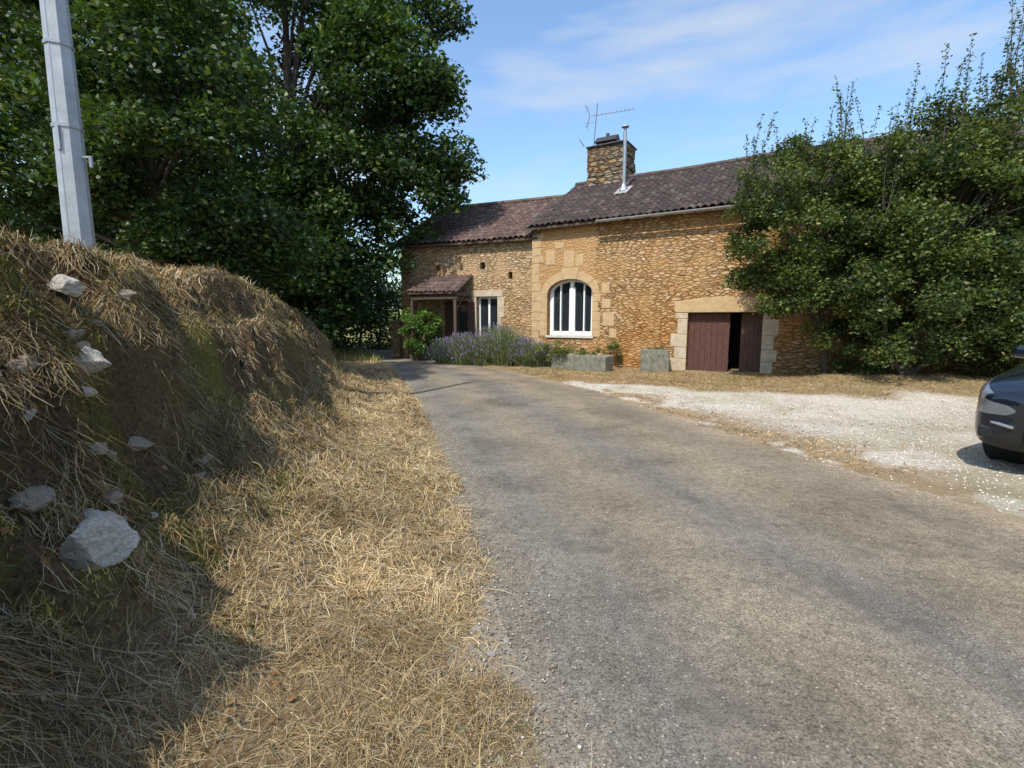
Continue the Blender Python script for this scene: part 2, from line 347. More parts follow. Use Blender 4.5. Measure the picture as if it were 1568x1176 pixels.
rock(-1.93,2.22,.13,(1.15,.9,.85),.02,3,rz=.3); rock(-1.78,2.0,.14,(1.2,.9,.8),.03,5,rz=.5); rock(-2.25,2.62,.10,(1.2,.9,.7),.01,7); rock(-2.45,2.75,.10,(1.3,.9,.6),.01,8)
for i in range(30):
    y=2.0+random.random()*1.5; x=float(xl(y))-random.uniform(1.75,2.2)/.93; rock(x,y,random.uniform(.035,.085),(1.3,.9,.6),-.005,i+10,rockm if random.random()<.4 else rockd)
for i,(x,y,r) in enumerate([(-.1,2.15,.035),(-.17,2.35,.03),(-.03,2.3,.025)]): rock(x,y,r,(1.2,1,.5),0,i+40)
# ---------------------------------------------------------------- stone wall material
def wallmat(name,stops,mortar,sx=4.6,sz=13,rendercol=(.50,.30,.14),renderamt=.55,patch=None,tint=(1.0,.78,.56)):
    m,nt,b=newmat(name); o=objco(nt)
    nz=nt.nodes.new('ShaderNodeTexNoise'); nz.inputs['Scale'].default_value=2.2; nz.inputs['Detail'].default_value=3; nt.links.new(o,nz.inputs['Vector'])
    vm=nt.nodes.new('ShaderNodeVectorMath'); vm.operation='SCALE'; vm.inputs['Scale'].default_value=.10; nt.links.new(nz.outputs['Color'],vm.inputs[0])
    va=nt.nodes.new('ShaderNodeVectorMath'); va.operation='ADD'; nt.links.new(o,va.inputs[0]); nt.links.new(vm.outputs[0],va.inputs[1])
    mp=nt.nodes.new('ShaderNodeMapping'); mp.inputs['Scale'].default_value=(sx,sx,sz); nt.links.new(va.outputs[0],mp.inputs[0])
    v1=nt.nodes.new('ShaderNodeTexVoronoi'); v1.inputs['Scale'].default_value=1; nt.links.new(mp.outputs[0],v1.inputs['Vector'])
    v2=nt.nodes.new('ShaderNodeTexVoronoi'); v2.feature='DISTANCE_TO_EDGE'; v2.inputs['Scale'].default_value=1; nt.links.new(mp.outputs[0],v2.inputs['Vector'])
    s=nt.nodes.new('ShaderNodeSeparateColor'); nt.links.new(v1.outputs['Color'],s.inputs[0])
    c=ramp(nt,s.outputs[0],stops)
    c=mix(nt,1.0,c,ramp(nt,noise(nt,o,28,5,.7),[(.3,.70),(.7,1.22)]),'MULTIPLY')
    ed=ramp(nt,v2.outputs['Distance'],[(.05,0.0),(.17,1.0)])
    mort=mix(nt,noise(nt,o,12,4,.7),tuple(k*.55 for k in mortar),tuple(k*1.2 for k in mortar))
    c=mix(nt,ed,mort,c)
    big=noise(nt,o,.8,5,.65); big2=noise(nt,o,.42,5,.65)
    deepf=math_(nt,'MULTIPLY',ramp(nt,v2.outputs['Distance'],[(.0,.85),(.06,0.0)]),ramp(nt,noise(nt,o,4,4,.7),[(.40,.15),(.58,1.0)]))
    c=mix(nt,deepf,c,(.07,.038,.02))
    c=mix(nt,1.0,c,ramp(nt,big2,[(.38,(1.06,1.08,1.12)),(.5,(1.04,.99,.92)),(.62,tint)]),'MULTIPLY')
    rf=math_(nt,'MULTIPLY',ramp(nt,big,[(.50,0.0),(.60,1.0)]),renderamt)
    rc=mix(nt,noise(nt,o,9,6,.7),tuple(k*.75 for k in rendercol),tuple(k*1.2 for k in rendercol))
    if patch:
        sx_=nt.nodes.new('ShaderNodeSeparateXYZ'); nt.links.new(va.outputs[0],sx_.inputs[0])
        f=math_(nt,'MULTIPLY',math_(nt,'LESS_THAN',sx_.outputs[0],patch[0]),math_(nt,'GREATER_THAN',sx_.outputs[2],patch[1]))
        rf=math_(nt,'MAXIMUM',rf,math_(nt,'MULTIPLY',f,.8))
    c=mix(nt,rf,c,rc)
    nt.links.new(c,b.inputs['Base Color']); b.inputs['Roughness'].default_value=.93; b.inputs['Specular IOR Level'].default_value=.15
    hh=math_(nt,'ADD',math_(nt,'MULTIPLY',ed,math_(nt,'SUBTRACT',1.1,rf)),math_(nt,'MULTIPLY',s.outputs[1],.6))
    hh=math_(nt,'ADD',hh,math_(nt,'MULTIPLY',noise(nt,o,30,6,.75),.5))
    bump(nt,b,hh,1.0,.05)
    return m
stw=wallmat('rubble_stone',[(0,(.27,.165,.085)),(.2,(.45,.31,.16)),(.5,(.53,.385,.22)),(.75,(.45,.26,.12)),(1,(.60,.50,.34))],(.46,.255,.10),rendercol=(.50,.30,.14),patch=(2.5,2.6))
stw2=wallmat('rubble_stone_wing',[(0,(.34,.23,.12)),(.3,(.50,.37,.22)),(.6,(.57,.45,.29)),(.8,(.47,.30,.16)),(1,(.62,.53,.38))],(.50,.33,.18),5,14,(.54,.36,.20),.75,tint=(1,.86,.70))
chm=wallmat('chimney_stone',[(0,(.06,.055,.05)),(.3,(.26,.19,.115)),(.6,(.38,.32,.23)),(.8,(.15,.12,.09)),(1,(.42,.26,.12))],(.13,.105,.08),3,6,(.17,.15,.12),.3)
ash=simple('dressed_stone',(.53,.385,.215),.9,0,.2,6,.4,col2=(.42,.27,.135))
ashw=simple('pale_dressed_stone',(.58,.49,.37),.9,0,.2,6,.35,col2=(.38,.29,.19))
greyst=simple('mossy_grey_stone',(.27,.25,.20),.95,0,.25,7,.6,col2=(.09,.09,.06))
white=simple('white_paint',(.80,.80,.78),.45,0,.03,5)
sillm=simple('stone_sill',(.62,.58,.50),.8,0,.1,6,.2)
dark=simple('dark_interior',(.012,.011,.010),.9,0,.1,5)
wood=simple('brown_painted_wood',(.115,.045,.030),.7,0,.25,9,.2)
woodd=simple('old_wood',(.12,.08,.055),.8,0,.3,9,.3)
zinc=simple('zinc',(.42,.43,.44),.4,.8,.12,5)
pvc=simple('grey_gutter',(.38,.37,.35),.5,0,.1,5)
mg,nt,b=newmat('window_glass'); b.inputs['Base Color'].default_value=(.02,.026,.03,1); b.inputs['Roughness'].default_value=.04; b.inputs['Specular IOR Level'].default_value=.6
def tilemat():
    m,nt,b=newmat('canal_roof_tiles'); v=objco(nt)
    a=nt.nodes.new('ShaderNodeAttribute'); a.attribute_name='col'
    c=mix(nt,1.0,a.outputs['Color'],ramp(nt,noise(nt,v,18,6,.7),[(.3,.65),(.7,1.3)]),'MULTIPLY')
    c=mix(nt,ramp(nt,noise(nt,v,7,6,.75),[(.66,0.0),(.78,.3)]),c,(.22,.20,.17))
    nt.links.new(c,b.inputs['Base Color']); b.inputs['Roughness'].default_value=.9; b.inputs['Specular IOR Level'].default_value=.2; bump(nt,b,noise(nt,v,40,5,.7),.4,.01); return m
tm=tilemat()
def tiled(name,x0,x1,y0,y1,zf,parent,tw=.215,course=.36,pal=None):
    nt_=int((x1-x0)/tw); nc=int(math.ceil(abs(y1-y0)*1.15/course)); sp=10
    V=[];C=[];F=[]
    pal=pal or [(.060,.044,.042),(.073,.053,.049),(.084,.060,.053),(.052,.042,.041),(.095,.074,.066)]
    r=random.Random(5)
    for c in range(nc):
        ya=y0+(y1-y0)*c/nc; yb=y0+(y1-y0)*(c+1.12)/nc
        for t in range(nt_):
            col=pal[r.choice([0,0,1,1,2,3,3,4])]; k=r.uniform(.88,1.12); col=tuple(q*k for q in col)
            jy=r.uniform(-.025,.025); jz=r.uniform(-.006,.008); jx=r.uniform(-.008,.008)
            base=len(V)
            for yq,up in((ya+jy,.055),(yb+jy,.012)):
                for s in range(sp+1):
                    ph=s/sp
                    hz=.075*abs(math.sin(math.pi*ph))**.8
                    xx=x0+(t+ph)*tw+jx
                    wob=.025*math.sin(xx*.9+1)+.018*math.sin(yq*1.7+xx*.4)
                    V.append((xx,yq,zf(yq)+hz+up+jz+wob)); C.append(col)
            for s in range(sp): F.append((base+s,base+s+1,base+sp+2+s,base+sp+1+s))
            b2=len(V)
            for s in range(sp+1):
                vx=V[base+s]; V.append((vx[0],vx[1],vx[2]-.03)); C.append(tuple(q*.8 for q in col))
            for s in range(sp): F.append((b2+s,b2+s+1,base+s+1,base+s))
    return mesh_np(name,V,F,tm,col=np.array(C),parent=parent)
def boolcut(o,cutters):
    for c in cutters:
        md=o.modifiers.new('c','BOOLEAN'); md.operation='DIFFERENCE'; md.object=c; md.solver='EXACT'
    dg=bpy.context.evaluated_depsgraph_get(); dg.update()
    me=D.meshes.new_from_object(o.evaluated_get(dg)); o.modifiers.clear(); o.data=me
    for c in cutters: D.objects.remove(c)
def archpts(x0,x1,z0,zs,zt,n=12):
    cx=(x0+x1)/2; r=(x1-x0)/2; pts=[(x0,z0),(x1,z0)]
    for i in range(n+1):
        a=math.pi*i/n; pts.append((cx+r*math.cos(a),zs+(zt-zs)*math.sin(a)))
    return pts
# ================================================================= FARMHOUSE
house=empty('stone_farmhouse',(0.75,18.5,0),math.atan2(-.525,.851))
M=empty('main_block'); M.parent=house
W=empty('wing_block'); W.parent=house
wm=Matrix.Translation((-4.6,21.0,0))@Matrix.Rotation(math.atan2(-.393,.92),4,'Z')
hm=Matrix.Translation((0.75,18.5,0))@Matrix.Rotation(math.atan2(-.525,.851),4,'Z')
W.matrix_basis=hm.inverted()@wm
LEN=13.2; DEP=8
zm=lambda y:5.02+.54*y if y<=4 else 5.02+.54*(8-y)
B=Buf(); B.box(0,LEN,0,.5,-.4,4.98); fw=B.obj('front_wall',stw,M)
cut=[]
c1=Buf(); c1.prism(archpts(.62,2.36,1.05,2.5,3.02),-.3,.9); cut.append(c1.obj('c',dark,M))
c2=Buf(); c2.box(5.55,7.65,-.3,.9,-.6,1.82); cut.append(c2.obj('c',dark,M))
bpy.context.view_layer.update(); boolcut(fw,cut)
B=Buf(); B.prismx([(.5,-.4),(8,-.4),(8,4.98),(4,7.1),(.5,5.2)],0,.5); B.obj('gable_left',stw,M)
B=Buf(); B.prismx([(.5,-.4),(8,-.4),(8,4.98),(4,7.1),(.5,5.2)],LEN-.5,LEN); B.obj('gable_right',stw,M)
B=Buf(); B.box(.5,LEN-.5,7.5,8,-.4,4.98); B.obj('back_wall',stw,M)
B=Buf(); B.prismx([(-.28,zm(-.28)-.10),(4,zm(4)-.10),(8.4,zm(8.4)-.10),(8.4,zm(8.4)-.02),(4,zm(4)-.02),(-.28,zm(-.28)-.02)],-.12,LEN+.2); B.obj('roof_deck',woodd,M)
tiled('roof_tiles',-.16,LEN+.25,-.36,4.0,zm,M)
tiled('roof_tiles_back',-.16,LEN+.25,8.4,4.0,zm,M,tw=.43)
B=Buf()
for i in range(34):
    xx=-.15+i*.4; zz=zm(4)+.07+.02*math.sin(xx*.9+1); B.tube((xx,4,zz),(xx+.42,4,zz+.01),.115,.10,8)
B.obj('ridge_tiles',simple('ridge_tile',(.12,.085,.074),.9,0,.3,3,.3),M)
B=Buf()
for i in range(61): B.tube((.1+i*.215,-.16,4.84),(.1+i*.215,.05,4.88),.085,.085,8)
B.obj('eave_tiles',simple('eave_tile',(.20,.13,.09),.9,0,.3,3),M)
B=Buf(); gx0,gx1=2.6,LEN+.1; seg=8
for i in range(seg):
    a0=math.pi+math.pi*i/seg; a1=math.pi+math.pi*(i+1)/seg; r=.065; cy,cz=-.41,4.83
    p=lambda a,r:(cy+r*math.cos(a),cz+r*math.sin(a))
    B.prismx([p(a0,r),p(a1,r),p(a1,r-.008),p(a0,r-.008)][::-1],gx0,gx1)
for i in range(13): B.box(gx0+.4+i*.8,gx0+.43+i*.8,-.49,-.33,4.752,4.762)
B.obj('gutter',pvc,M)
r_=random.Random(3); B=Buf()
cx,rr=1.49,.87
for side,xe in((-1,.62),(1,2.36)):
    z=1.02
    while z<2.45:
        h=r_.uniform(.24,.36); wdt=r_.choice([.22,.36,.3]); h=min(h,2.5-z)
        a_,b_=(xe-wdt,xe-.002) if side<0 else (xe+.002,xe+wdt)
        B.box(a_,b_,-.016,.12,z+.003,z+h-.003); z+=h
nv=5
for i in range(nv):
    a0=math.pi*i/nv+.006; a1=math.pi*(i+1)/nv-.006; pts=[]
    for a_ in np.linspace(a0,a1,4): pts.append((cx+rr*1.003*math.cos(a_),2.5+.523*math.sin(a_)))
    for a_ in np.linspace(a1,a0,4): pts.append((cx+(rr+.26)*math.cos(a_),2.5+(.52+.30)*math.sin(a_)+(.10 if i==2 else 0)))
    B.prism(pts[::-1],-.018,.12)
B.obj('window_surround',ash,M,bevel=.008)
B=Buf(); B.box(.56,2.42,-.05,.3,.97,1.045); B.obj('window_sill',sillm,M,bevel=.006)
B=Buf(); z=0
while z<4.7:
    h=r_.uniform(.25,.4); wd_=r_.choice([.28,.45,.35]); B.box(-.02,wd_,-.02,.4,z+.005,min(z+h,4.7)-.005); z+=h
B.obj('corner_quoins',ash,M,bevel=.01)
B=Buf()
for (bx,bz,bw,bh) in [(.55,3.55,.35,.5),(1.25,3.43,.4,.55),(1.7,3.45,.3,.4),(2.75,1.4,.4,.45),(2.7,2.0,.32,.3),(2.68,2.5,.28,.35),(.9,4.1,.35,.2),(3.0,1.0,.25,.3)]: B.box(bx,bx+bw,-.012,.1,bz,bz+bh)
B.obj('repair_blocks',ash,M,bevel=.01)
ag=Buf(); ag.prism(archpts(.63,2.35,1.05,2.5,3.01),.30,.315); ag.obj('window_pane',mg,M)
B=Buf()
outer=archpts(.622,2.358,1.046,2.5,3.018,16); inner=archpts(.70,2.28,1.13,2.5,2.94,16)
n=len(outer)
for i in range(n):
    j=(i+1)%n; B.prism([outer[i],outer[j],inner[j],inner[i]],.22,.30)
B.box(1.43,1.55,.205,.30,1.13,2.965)
for xx in (1.02,1.93): B.box(xx,xx+.05,.225,.298,1.13,2.86)
for xx in (.70,1.38,1.55,2.22): B.box(xx,xx+.055,.235,.297,1.13,2.74)
B.box(.70,2.28,.232,.296,1.13,1.2)
B.obj('window_frame',white,M)
B=Buf(); 
pts=[(5.15,1.83),(8.0,1.83),(8.02,2.14),(7.3,2.26),(6.6,2.30),(5.9,2.27),(5.12,2.16)]
B.prism(pts,-.03,.35); B.obj('door_lintel',ash,M,bevel=.015)
B=Buf(); z=0
while z<1.8:
    h=min(r_.uniform(.28,.5),1.82-z); B.box(5.55-r_.choice([.3,.5,.38]),5.547,-.025,.3,z+.005,z+h-.005)
    B.box(7.653,7.65+r_.choice([.25,.42,.32]),-.02,.3,z+.005,z+h-.005); z+=h
B.obj('door_jambs',ashw,M,bevel=.012)
B=Buf()
for i in range(7): B.box(5.56+i*.17,5.56+i*.17+.162,.20,.24,.03,1.8)
B.box(5.56,6.75,.24,.27,.3,.42);B.box(5.56,6.75,.24,.27,1.4,1.52)
B.obj('door_leaf_closed',wood,M)
B=Buf()
for i in range(5): B.box(7.05+i*.12,7.05+i*.12+.114,.30,.33,.03,1.8)
B.obj('door_leaf_open',wood,M)
B=Buf(); B.box(5.5,7.7,.0,1.2,-.05,.02); B.obj('door_threshold',greyst,M)
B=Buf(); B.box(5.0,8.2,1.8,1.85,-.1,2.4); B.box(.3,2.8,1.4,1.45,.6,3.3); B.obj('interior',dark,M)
B=Buf(); rc_=random.Random(9); z=6.0
while z<8.5:
    h=rc_.uniform(.16,.26); z1=min(z+h,8.5)
    j=lambda:rc_.uniform(-.035,.035)
    B.box(.55+j(),2.15+j(),3.5+j(),4.75+j(),z,z1); z=z1
chim=B.obj('chimney_stack',chm,M,bevel=.02)
B=Buf(); B.box(.5,2.2,3.45,4.8,8.5,8.56); B.obj('chimney_cap',simple('dark_slab',(.10,.09,.085),.9,0,.2,6,.3),M,bevel=.02)
B=Buf(); B.box(.85,1.05,3.8,4.3,8.56,8.74); B.box(1.4,1.55,3.8,4.3,8.56,8.74); B.prismx([(3.7,8.74),(4.4,8.74),(4.05,9.02)],.75,1.65); B.tube((1.2,4.05,8.7),(1.2,4.05,9.12),.09,.07); B.obj('chimney_cowl',simple('sooty_metal',(.05,.048,.045),.6,.3,.2,6),M)
fx,fy=2.55,2.3; fz=zm(2.3)
B=Buf(); B.tube((fx,fy,fz),(fx,fy,8.42),.065,.065,12); B.tube((fx,fy,8.42),(fx,fy,8.50),.05,.05,10); B.tube((fx,fy,8.56),(fx,fy,8.6),.14,.13,12)
for a_ in (0,2.1,4.2): B.tube((fx+.05*math.cos(a_),fy+.05*math.sin(a_),8.48),(fx+.1*math.cos(a_),fy+.1*math.sin(a_),8.57),.008,.008,4)
B.tube((fx,fy,fz+.05),(fx,fy,fz+.32),.19,.07,12); B.obj('flue_pipe',zinc,M)
B=Buf(); B.prismx([(1.95,zm(1.95)+.10),(2.65,zm(2.65)+.10),(2.65,zm(2.65)+.125),(1.95,zm(1.95)+.125)],2.3,2.8); B.obj('flue_flashing',simple('pale_flashing',(.40,.38,.36),.6,.2,.15,5),M)
ant=Buf(); ant.tube((.72,3.7,8.3),(.85,3.75,10.25),.02,.018,6)
b0=Vector((.5,3.7,9.8)); b1=Vector((2.3,4.0,9.82)); ant.tube(b0,b1,.014,.014,5)
bd=(b1-b0).normalized(); pr=Vector((-bd.y,bd.x,0))
for i in range(11):
    p=b0+(b1-b0)*(.12+i*.085); ant.tube(p-pr*.16,p+pr*.16,.006,.006,4)
for s in (-1,1):
    for q in range(4): ant.tube(b0+Vector((.05,0,0)),b0+Vector((-.1,.1*(q-1.5),s*.4)),.006,.006,4)
    ant.tube(b0+Vector((-.1,-.16,s*.4)),b0+Vector((-.1,.16,s*.4)),.006,.006,4)
ant.tube((.4,3.6,9.5),(.82,3.74,9.55),.012,.012,5)
ant.tube((.3,3.75,8.7),(.1,3.7,9.0),.03,.02,6); ant.obj('tv_antenna',simple('aluminium',(.22,.22,.23),.5,.6,.1,5),M)
# ------------------------------------------------ wing
WL=6.5; zw=lambda y:4.72+.565*y if y<=3.5 else 4.72+.565*(7-y)
B=Buf(); B.box(0,WL-.35,0,.45,-.4,4.66); ww=B.obj('wing_front_wall',stw2,W)
cut=[]
for (a_,b_,z0,z1) in [(3.5,4.4,.25,2.5),(1.95,3.1,.1,2.35),(1.65,1.85,3.55,3.78),(3.66,3.88,3.55,3.8),(4.85,5.02,3.15,3.4)]:
    c=Buf(); c.box(a_,b_,-.3,.9,z0,z1); cut.append(c.obj('c',dark,W))
bpy.context.view_layer.update(); boolcut(ww,cut)
B=Buf(); B.prismx([(.45,-.4),(7,-.4),(7,4.66),(3.5,6.6),(.45,4.9)],0,.45); B.obj('wing_gable',stw2,W)
B=Buf(); B.box(.45,WL,6.6,7,-.4,4.66); B.obj('wing_back_wall',stw2,W)
B=Buf(); B.prismx([(-.25,zw(-.25)-.1),(3.5,zw(3.5)-.1),(7.3,zw(7.3)-.1),(7.3,zw(7.3)-.02),(3.5,zw(3.5)-.02),(-.25,zw(-.25)-.02)],-.15,WL-.15); B.obj('wing_roof_deck',woodd,W)
pw=[(.115,.074,.062),(.13,.085,.072),(.14,.097,.08),(.09,.064,.058),(.155,.112,.095)]
tiled('wing_roof_tiles',-.2,WL-.1,-.32,3.5,zw,W,pal=pw)
tiled('wing_extra_tiles',WL-.11,WL+.7,1.6,3.5,zw,W,pal=pw)
tiled('wing_roof_back',-.2,WL+.5,7.3,3.5,zw,W,pal=pw,tw=.43)
B=Buf()
for i in range(18):
    xx=-.2+i*.4; zz=zw(3.5)+.07; B.tube((xx,3.5,zz),(xx+.42,3.5,zz+.01),.115,.10,8)
B.obj('wing_ridge_tiles',simple('ridge_tile2',(.17,.12,.09),.9,0,.3,3,.3),W)
B=Buf()
for i in range(28): B.tube((.1+i*.215,-.14,4.54),(.1+i*.215,.05,4.58),.08,.08,8)
B.obj('wing_eave_tiles',D.materials['eave_tile'],W)
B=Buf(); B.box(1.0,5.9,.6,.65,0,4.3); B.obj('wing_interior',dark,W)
B=Buf()
for a_,b_ in((3.5,3.57),(4.33,4.4),(3.91,3.99)): B.box(a_,b_,.2,.27,.25,2.5)
B.box(3.57,4.33,.202,.268,2.42,2.5); B.box(3.57,4.33,.21,.26,.3,.75)
B.obj('french_door',white,W)
B=Buf(); B.box(3.5,4.4,.245,.25,.25,2.45); B.obj('french_door_glass',mg,W)
B=Buf(); B.box(3.3,4.62,-.02,.3,2.503,2.74)
z=.2
while z<2.5:
    h=min(r_.uniform(.3,.45),2.5-z); B.box(3.5-r_.choice([.16,.26]),3.497,-.02,.15,z+.004,z+h-.004); B.box(4.403,4.4+r_.choice([.16,.28]),-.02,.15,z+.004,z+h-.004); z+=h
B.obj('french_door_surround',ashw,W,bevel=.008)
B=Buf()
for i in range(4): B.box(1.97+i*.14,2.1+i*.14,.16,.2,.1,2.3)
B.box(2.6,2.66,.12,.2,.1,2.3); B.box(3.02,3.08,.12,.2,.1,2.3); B.box(2.66,3.02,.13,.19,2.22,2.3); B.box(2.66,3.02,.13,.19,.1,.8)
B.obj('brown_door',wood,W)
B=Buf(); B.box(2.66,3.02,.17,.175,.8,2.2); B.obj('brown_door_glass',mg,W)
B=Buf()
for i in range(3): B.box(3.13+i*.1,3.225+i*.1,-.07,-.03,.4,2.3)
B.obj('shutter',wood,W)
zp=lambda y:3.28+.5*y
tiled('porch_tiles',1.15,3.35,-1.35,-.0,zp,W,tw=.2,pal=pw)
B=Buf(); B.prismx([(-1.3,zp(-1.3)-.06),(0,zp(0)-.06),(0,zp(0)),(-1.3,zp(-1.3))],1.18,3.3)
for xx in (1.25,3.15):
    B.box(xx,xx+.1,-1.2,-1.1,0,zp(-1.15)-.16); B.box(xx,xx+.1,-1.2,0,zp(-1.2)-.17,zp(-1.2)-.061) ; B.tube((xx+.05,-1.15,1.9),(xx+.05,-.5,zp(-1.2)-.15),.035,.035,6)
B.box(1.2,3.3,-1.21,-1.09,zp(-1.2)-.30,zp(-1.2)-.171)
B.obj('porch_frame',woodd,W)
pil=Buf(); pil.box(-.22,.22,-.22,.22,-.2,1.45); pil.box(-.27,.27,-.27,.27,1.45,1.56); pl=pil.obj('stone_gate_pillar',stw2,None,bevel=.02); pl.location=(-4.95,21.6,0); pl.rotation_euler=(0,0,-.4)
# ---------------------------------------------------------------- troughs
def trough(name,loc,rot,Lx,Ly,H,wall=.1):
    B=Buf(); B.box(-Lx/2,Lx/2,-Ly/2,-Ly/2+wall,-.15,H); B.box(-Lx/2,Lx/2,Ly/2-wall,Ly/2,-.15,H)
    B.box(-Lx/2,-Lx/2+wall,-Ly/2+wall,Ly/2-wall,-.15,H-.004); B.box(Lx/2-wall,Lx/2,-Ly/2+wall,Ly/2-wall,-.15,H-.004)
    B.box(-Lx/2+wall,Lx/2-wall,-Ly/2+wall,Ly/2-wall,-.1,H-.1)
    o=B.obj(name,greyst,None,bevel=.03); o.location=loc; o.rotation_euler=(0,0,rot); return o
trough('stone_trough',(2.25,16.0,0),-.62,1.95,.6,.5)
trough('stone_trough',(4.45,15.45,0),-.25,.85,.6,.70)
# ---------------------------------------------------------------- foliage
leafm=colmat('leaves',.5,.24,.35)
barkm=simple('bark',(.10,.08,.06),.95,0,.3,12,.6)
def leafmesh(name,P,size,col,parent):
    n=len(P); a=rng.normal(0,1,(n,3)); a[:,2]*=.6; a/=np.linalg.norm(a,axis=1)[:,None]
    nr=rng.normal(0,1,(n,3)); nr[:,2]+=.9; b=np.cross(nr,a); b/=np.linalg.norm(b,axis=1)[:,None]+1e-9
    L=(size*rng.uniform(.6,1.3,n))[:,None]; c=np.cross(a,b)*L*.12
    V=np.stack([P-a*L*.5,P-b*L*.3+c,P+a*L*.5,P+b*L*.3+c],1).reshape(-1,3)
    F=np.arange(n*4).reshape(-1,4)
    return mesh_np(name,V,F,leafm,col=np.repeat(np.clip(col,0.005,1),4,axis=0),parent=parent)
def ellclumps(ells,seed=0):
    r=np.random.default_rng(seed); out=[]
    for (cx,cy,cz,rx,ry,rz,n) in ells:
        dv=r.normal(0,1,(n,3)); dv/=np.linalg.norm(dv,axis=1)[:,None]
        rad=(.45+.58*r.random(n)**.7)[:,None]; rad*=np.where(r.random((n,1))<.12,1.15,1.0)
        out.append(np.array([cx,cy,cz])+dv*rad*np.array([rx,ry,rz]))
    return np.concatenate(out)
def foliage(name,C,n,crad,size,cols,parent,seed=0,zsq=.7):
    r=np.random.default_rng(seed); k=len(C); cr=crad*r.uniform(.4,1.3,k); wgt=cr**2; wgt/=wgt.sum()
    ci=r.choice(k,n,p=wgt); g=r.normal(0,1,(n,3)); g/=np.linalg.norm(g,axis=1)[:,None]
    g*=(r.random(n)**.5)[:,None]*cr[ci][:,None]; g[:,2]*=zsq; g[:,2]-=.25*(g[:,0]**2+g[:,1]**2)/crad
    P=C[ci]+g
    cols=np.array(cols); cb=r.random(k); t=np.clip(cb[ci]+r.normal(0,.22,n),0,1)[:,None]
    col=(cols[0]*(1-t)+cols[1]*t)*r.uniform(.7,1.25,(n,1))
    if len(cols)>2: q=(r.random(n)<.10)[:,None]; col=np.where(q,cols[2],col)
    return leafmesh(name,P,size,col,parent)
def limbs(name,base,top,r0,C,parent,nl=30,seed=0,lean=.3,rl=.25):
    r=np.random.default_rng(seed); B=Buf(); base=Vector(base); top=Vector(top); n=7; pts=[];rs=[]
    for i in range(n+1):
        t=i/n; p=base.lerp(top,t)+Vector((r.normal(0,.08)*lean,r.normal(0,.08)*lean,0))*(1 if 0<i else 0); pts.append(p); rs.append(r0*(1-.8*t)*(1.25 if i==0 else 1))
    B.path(pts,rs,10)
    for q in r.choice(len(C),min(nl,len(C)),replace=False):
        e=Vector(C[q]); t=min(.9,max(.15,(e.z-base.z)/(top.z-base.z)*.6)); i=int(t*n); s=pts[i].lerp(pts[i+1],t*n-i); rr=rs[i]*.5*(.6+rl)
        m1=s.lerp(e,.35)+Vector((0,0,(e-s).length*.10)); m2=s.lerp(e,.7)+Vector((r.normal(0,.1),r.normal(0,.1),(e-s).length*.08))
        B.path([s,m1,m2,e],[rr,rr*.6,rr*.35,rr*.1],6)
    return B.obj(name,barkm,parent,smooth=True)
T=empty('large_roadside_tree')
C=ellclumps([(-8.6,20.3,10.4,5.9,3.3,7.2,215),(-9.6,19.6,4.4,5.2,2.6,3.2,100),(-4.1,20.0,7.0,2.5,1.4,1.9,34),(-4.4,20.4,11.2,2.7,1.6,3.2,32)],3)
foliage('crown',C,125000,1.05,.20,[(.014,.036,.010),(.048,.100,.022),(.12,.155,.035)],T,4,.6)
limbs('trunk',(-8.8,20.3,0),(-8.5,20.3,14),.4,C,T,80,5)
T=empty('bank_tree')
C=ellclumps([(-7.0,10.6,5.8,2.2,1.8,2.6,85),(-9.9,11.5,6.0,2.6,2.0,4.0,80),(-6.4,11.4,3.3,1.8,1.3,1.1,34),(-8.2,11.2,9.2,2.4,1.8,2.4,60)],61)
foliage('crown',C,90000,.70,.125,[(.017,.040,.011),(.052,.102,.021),(.12,.16,.037)],T,62,.6)
limbs('trunk',(-8.0,11.3,2.0),(-7.6,11.2,8),.2,C,T,60,63)
T=empty('ash_tree')
C=ellclumps([(-21,20,9,6,5,8,150),(-17,22,4,5,3,4,60),(-26,19,8,5,5,8,60)],8)
foliage('crown',C,60000,1.3,.27,[(.04,.08,.02),(.12,.175,.038),(.17,.21,.055)],T,9,.7)
limbs('trunk',(-20,20.5,1.2),(-21,20,14),.35,C,T,40,5)
T=empty('hedgerow')
C=ellclumps([(-13,24,2.2,7,1.5,2.6,80),(-9.5,28,2.2,3.2,1.5,3,50),(-16,34,4,8,2,5,60),(-6,38,3,7,2,4.5,60),(-10,19.5,1.4,3.0,1.2,1.6,40)],12)
foliage('leaves',C,42000,1.1,.22,[(.02,.045,.012),(.06,.11,.025)],T,13)
B=Buf()
for i in range(14): 
    x=-18+i*1.0; B.path([(x,26,0),(x+.2,26,1.5),(x,26.1,3)],[.09,.06,.03],6)
B.obj('stems',barkm,T)
T=empty('distant_trees')
el=[]; rr_=random.Random(4)
for i in range(46):
    a_=math.radians(-95+i*190/45); R=rr_.uniform(75,110); el.append((R*math.sin(a_),R*math.cos(a_),4,9,6,rr_.uniform(5,9),22))
C=ellclumps(el,14); foliage('leaves',C,40000,2.6,1.0,[(.03,.06,.02),(.08,.13,.035)],T,15)
